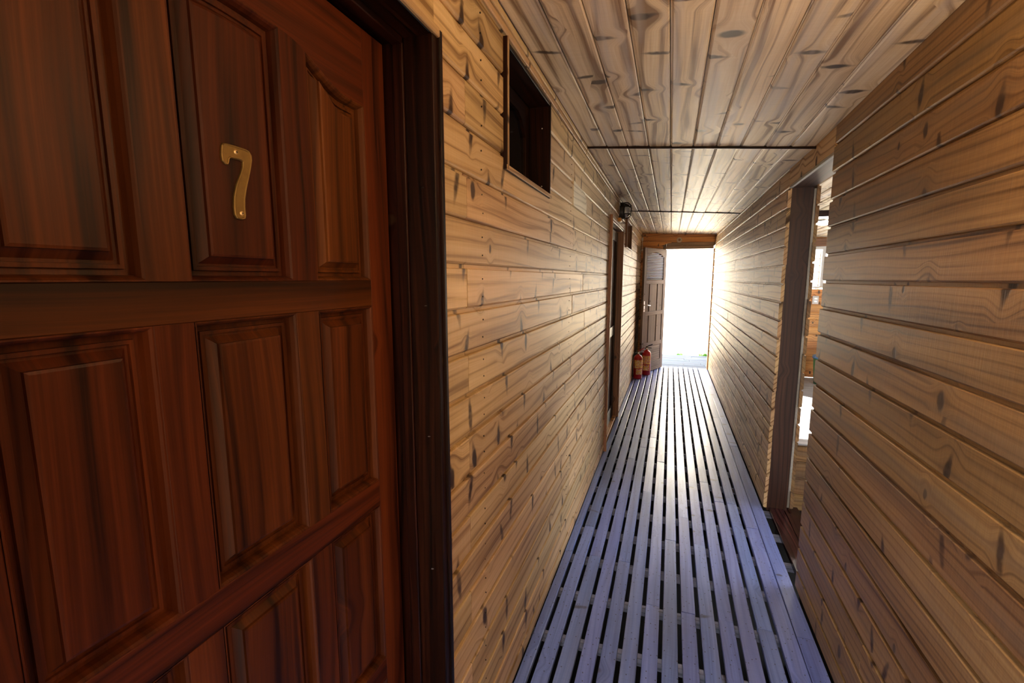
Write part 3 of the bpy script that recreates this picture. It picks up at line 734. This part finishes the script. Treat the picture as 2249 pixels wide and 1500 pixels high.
# local x runs from the hinge to the free edge, local y = thickness (front face looks at the passage)
def b6(nm, x0, x1, z0, z1, gr, y0=-T3/2, y1=T3/2, m='leaf', bev=0.002, par=None): return box(nm, (x0, y0, z0), (x1, y1, z1), m, par or d3, gr, bev)
b6('stile', 0.0, 0.095, 0.012, 2.03, 'z'); b6('stile', 0.740, LW, 0.012, 2.03, 'z')
b6('rail', 0.095, 0.740, 1.458, 1.522, 'x'); b6('rail', 0.095, 0.740, 0.950, 1.017, 'x'); b6('rail', 0.095, 0.740, 0.441, 0.506, 'x'); b6('rail', 0.095, 0.740, 0.012, 0.182, 'x')
xs = [0.095+0.645*i/20 for i in range(21)]
aw = lambda x: 1.900+0.068*max(0.0, 1-((x-0.4175)/0.30)**2) if abs(x-0.4175) < 0.30 else 1.900
prism('rail', [(x, aw(x)) for x in xs]+[(0.740, 2.03), (0.095, 2.03)], 'y', -T3/2, T3/2, 'leaf', d3, urot=True)
for z0, z1 in ((1.017, 1.458), (0.506, 0.950)):
    b6('mullion', 0.265, 0.310, z0, z1, 'z', -T3/2, T3/2); b6('mullion', 0.560, 0.605, z0, z1, 'z', -T3/2, T3/2)
    for x0, x1 in ((0.095, 0.265), (0.310, 0.560), (0.605, 0.740)):
        b6('panel', x0, x1, z0, z1, 'z', -0.008, 0.008, 'leaf', 0.006)
b6('panel', 0.095, 0.740, 0.182, 0.441, 'x', -0.008, 0.008, 'leaf', 0.006)
pf = b6('panel_field', 0.135, 0.700, 0.215, 0.408, 'x', -0.013, 0.013, 'leaf', 0.005)
for i in range(17):
    z = 1.528+0.0255*i
    hw = 0.322
    if z > 1.89:
        hw = 0.30*math.sqrt(max(0.0, 1-(z+0.016-1.900)/0.068)) if z+0.016 > 1.9 else 0.322
    if hw < 0.05: continue
    s = board('louvre', (0.4175-hw, 0.0, z), (1, 0, 0), (0, 1, 0), (0, 0, 1), 2*hw, [(0.014, 0.016), (0.010, 0.018), (-0.014, 0.002), (-0.010, 0.0)], 'blue_white', d3)
SIDE = 1.0   # face towards the camera is local +y or -y
nrm = Vector((math.cos(ang+math.pi/2), math.sin(ang+math.pi/2)))
SIDE = 1.0 if nrm.y < 0 else -1.0
yf = SIDE*T3/2
b6('lock_plate', 0.772, 0.806, 1.02, 1.19, 'z', min(yf, yf+SIDE*0.003), max(yf, yf+SIDE*0.003), 'steel', 0.001)
tube('door_handle', [(0.79, yf, 1.125), (0.79, yf+SIDE*0.045, 1.125), (0.775, yf+SIDE*0.05, 1.125), (0.67, yf+SIDE*0.05, 1.118)], 0.008, 'steel', d3)
lathe('keyhole', [(0.0, 0.0015), (0.007, 0.0015), (0.008, 0.0)], 'dark', d3, (0.79, yf+SIDE*0.003, 1.055), 12).rotation_euler = (-SIDE*math.pi/2, 0, 0)
# long surface bolt on the beam at left
bl = tag(empty('door_bolt', (XL+0.018, YE-0.030, 1.99)), 'long thin steel bolt standing at the left end of the beam', 'bolt')
tube('rod', [(0, 0, 0), (0, 0, 0.30)], 0.005, 'steel', bl); box('keeper', (-0.012, -0.009, 0.20), (0.012, 0.011, 0.25), 'steel', bl, 'z', 0.002); box('keeper', (-0.012, -0.009, 0.03), (0.012, 0.011, 0.06), 'steel', bl, 'z', 0.002)

# ------------------------------------------------------------------ fire extinguishers
def extinguisher(x, y, rz, label, Hh, R, flip):
    e = tag(empty('fire_extinguisher', (x, y, 0.0), rz), label, 'extinguisher', 'fire extinguishers at the end of the left wall')
    lathe('cylinder', [(0.0, 0.004), (R*0.92, 0.004), (R, 0.014), (R, Hh-0.07), (R*0.93, Hh-0.035), (R*0.70, Hh-0.010), (R*0.36, Hh), (R*0.34, Hh+0.012), (0.0, Hh+0.012)], 'red', e, n=28)
    lathe('valve', [(0.0, Hh+0.012), (0.019, Hh+0.012), (0.019, Hh+0.030), (0.014, Hh+0.034), (0.014, Hh+0.060), (0.0, Hh+0.060)], 'brass', e, n=16)
    box('carry_handle', (-0.012, -0.012, Hh+0.040), (0.085, 0.012, Hh+0.050), 'steel' if flip else 'black', e, 'x', 0.003)
    lv = tube('lever', [(-0.015, 0, Hh+0.055), (0.03, 0, Hh+0.075), (0.09, 0, Hh+0.105)], 0.008, 'red' if flip else 'black', e)
    gz = lathe('gauge', [(0.0, 0.012), (0.012, 0.012), (0.014, 0.0), (0.0, 0.0)], 'white', e, (0.0, -0.016, Hh+0.030), 14); gz.rotation_euler = (math.pi/2, 0, 0)
    tube('hose', [(-0.014, 0, Hh+0.03), (-0.05, 0, Hh+0.035), (-R-0.015, 0, Hh-0.02), (-R-0.016, 0, Hh*0.55), (-R-0.012, 0, 0.10)], [0.009]*4+[0.009], 'rubber', e)
    tube('nozzle', [(-R-0.012, 0, 0.105), (-R-0.014, 0, 0.03)], [0.011, 0.015], 'rubber', e)
    a0, a1 = math.radians(205), math.radians(345)
    lathe('label', [(R+0.0012, Hh*0.46), (R+0.0012, Hh*0.80)], 'label', e, n=18, a0=a0, a1=a1)
    lathe('label', [(R+0.0012, Hh*0.20), (R+0.0012, Hh*0.43)], 'label', e, n=12, a0=math.radians(235), a1=math.radians(325))
    return e
extinguisher(-0.426, 7.26, 0.25, 'red fire extinguisher with cream label nearest the camera, beside left wall', 0.375, 0.066, True)
extinguisher(-0.318, 7.60, -0.15, 'red fire extinguisher with black lever standing against the open door', 0.400, 0.068, False)

# ------------------------------------------------------------------ caged bulkhead lamp on the left wall
lp = tag(empty('wall_lamp', (XL+0.002, 4.72, 2.205)), 'black caged bulkhead lamp on the left wall above the doorway', 'wall lamp')
def ell(rx, rz_, x, n=28): return [(x, rx*math.cos(2*math.pi*i/n), rz_*math.sin(2*math.pi*i/n)) for i in range(n)]
def loft(name, rings, mat, parent, cap=True):
    n = len(rings[0]); v = [p for r in rings for p in r]; f = []
    for s in range(len(rings)-1):
        for i in range(n): f.append([s*n+i, s*n+(i+1) % n, (s+1)*n+(i+1) % n, (s+1)*n+i])
    if cap: f.append([(len(rings)-1)*n+i for i in range(n)]); f.append(list(range(n))[::-1])
    return mesh_obj(name, v, f, mat, parent, smooth=False)
loft('base', [ell(0.050, 0.072, 0.006), ell(0.056, 0.080, 0.010), ell(0.056, 0.080, 0.040), ell(0.050, 0.074, 0.044)], 'black', lp)
gs = loft('glass', [ell(0.044, 0.066, 0.044), ell(0.043, 0.065, 0.066), ell(0.036, 0.056, 0.086), ell(0.022, 0.036, 0.096), ell(0.006, 0.010, 0.099)], 'glass', lp)
lathe('bulb', [(0.0, 0.035), (0.012, 0.028), (0.022, 0.006), (0.020, -0.012), (0.011, -0.03), (0.011, -0.05), (0.0, -0.05)], 'white', lp, (0.064, 0, 0), 16)
tube('cage_ring', [(0.048, p[1], p[2]) for p in ell(0.053, 0.077, 0)], 0.0055, 'black', lp, 6, True)
tube('cage_bar', [(0.048, 0, 0.077), (0.085, 0, 0.073), (0.106, 0, 0.05), (0.110, 0, 0.0), (0.106, 0, -0.05), (0.085, 0, -0.073), (0.048, 0, -0.077)], 0.0048, 'black', lp, 6)
for z in (0.034, -0.034):
    tube('cage_bar', [(0.048, 0.048, z), (0.080, 0.044, z), (0.100, 0.026, z), (0.107, 0, z), (0.100, -0.026, z), (0.080, -0.044, z), (0.048, -0.048, z)], 0.0042, 'black', lp, 6)
box('bracket', (-0.001, -0.024, -0.075), (0.010, 0.024, -0.035), 'black', lp, 'z', 0.002)
blk = tag(box('mounting_block', (XL+0.001, 4.60, 2.092), (XL+0.032, 4.67, 2.126), 'orange', None, 'y', 0.003), 'small pine block on the wall under the caged lamp', 'block')
cab = tag(tube('lamp_cable', [(XL+0.008, 4.70, 2.30), (XL+0.006, 4.66, 2.288), (XL+0.007, 4.655, 2.27), (XL+0.010, 4.68, 2.25)], 0.004, 'white'), 'short pale cable running from the ceiling to the caged lamp', 'cable')

# added warm fill lamp, shaped as a bulkhead, out of view beside the camera
nl = tag(empty('fill_lamp', (XR-0.004, 0.80, 1.98)), 'added warm fill lamp in a round bulkhead on the right wall beside the camera', 'wall lamp')
nl.rotation_euler = (0, -math.pi/2, 0)
lathe('base', [(0.0, 0.0), (0.085, 0.0), (0.085, 0.022), (0.078, 0.030), (0.0, 0.030)], 'black', nl)
lathe('globe', [(0.070, 0.030), (0.074, 0.050), (0.062, 0.075), (0.035, 0.090), (0.0, 0.095)], 'fillglobe', nl)
for k in range(2):
    c = [(0.082*math.cos(t)*(1 if k == 0 else 0), 0.082*math.cos(t)*(0 if k == 0 else 1), 0.028+0.078*math.sin(t)) for t in [math.pi*i/12 for i in range(13)]]
    tube('cage_bar', c, 0.004, 'black', nl, 6)
nld = bpy.data.lights.new('fill_bulb', 'POINT'); nlo = bpy.data.objects.new('fill_bulb', nld); link(nlo, nl)
nld.energy = 7.5; nld.color = (1.0, 0.62, 0.29); nld.shadow_soft_size = 0.06; nlo.location = (0, 0, 0.17)

# ------------------------------------------------------------------ outside
dk = structure(empty('deck_outside', (0.3, 8.5, -0.02)), 'weathered deck boards outside the end door')
for i in range(10):
    y = 0.0+0.147*i
    xj = random.uniform(-0.6, 1.2)
    for a, b in ((-3.2, xj-0.002), (xj+0.002, 3.2)):
        box('plank', (a, y, -0.028), (b, y+0.139, random.uniform(-0.002, 0.001)), 'deck_out', dk, 'x', 0.003)
for x in (-3, -1.5, 0, 1.5, 3): box('bearer', (x-0.03, 0, -0.13), (x+0.03, 1.46, -0.0285), 'joist', dk, 'y')
ob = structure(empty('wall_outbuilding', (1.6, 10.1, -0.06)), 'grey weathered plank wall seen through the side room window')
for i in range(17):
    board('plank', (-0.7, 0, 0.02+0.122*i), (1, 0, 0), (0, 0, 1), (0, -1, 0), 1.73, plank_profile(0.122), 'siding', ob)
box('core', (-0.7, 0.022, 0.0), (1.03, 0.10, 2.10), 'joist', ob, 'x'); box('corner_board', (1.031, -0.01, 0.0), (1.055, 0.11, 2.10), 'orange', ob, 'z')
ow = structure(box('wall_outside', (-12, 13.0, -0.1), (12, 13.2, 3.2), 'plaster', None, 'x'), 'pale sunlit garden wall beyond the deck')
gr_v = []; gr_f = []
rg = random.Random(5)
for i in range(420):
    cl = rg.choice([(0.75, 10.02, 0.12), (0.66, 10.04, 0.2), (0.85, 10.05, 0.25), (0.78, 10.03, 0.15), (0.24, 10.02, 0.08)])
    x = rg.gauss(cl[0], cl[2]*0.5); y = cl[1]+abs(rg.gauss(0, 0.05)); hgt = rg.uniform(0.04, 0.11)
    a = rg.uniform(0, 6.28); w = 0.005; dx, dy = math.cos(a)*w, math.sin(a)*w; lx, ly = rg.gauss(0, 0.03), rg.gauss(0, 0.03)
    k = len(gr_v)
    gr_v += [(x-dx, y-dy, -0.06), (x+dx, y+dy, -0.06), (x+dx*0.6+lx*0.5, y+dy*0.6+ly*0.5, -0.06+hgt*0.6), (x-dx*0.6+lx*0.5, y-dy*0.6+ly*0.5, -0.06+hgt*0.6), (x+lx, y+ly, -0.06+hgt)]
    gr_f += [[k, k+1, k+2, k+3], [k+3, k+2, k+4]]
tag(mesh_obj('grass', gr_v, gr_f, 'grass'), 'green grass tufts at the outer edge of the deck', 'grass', kind='stuff')
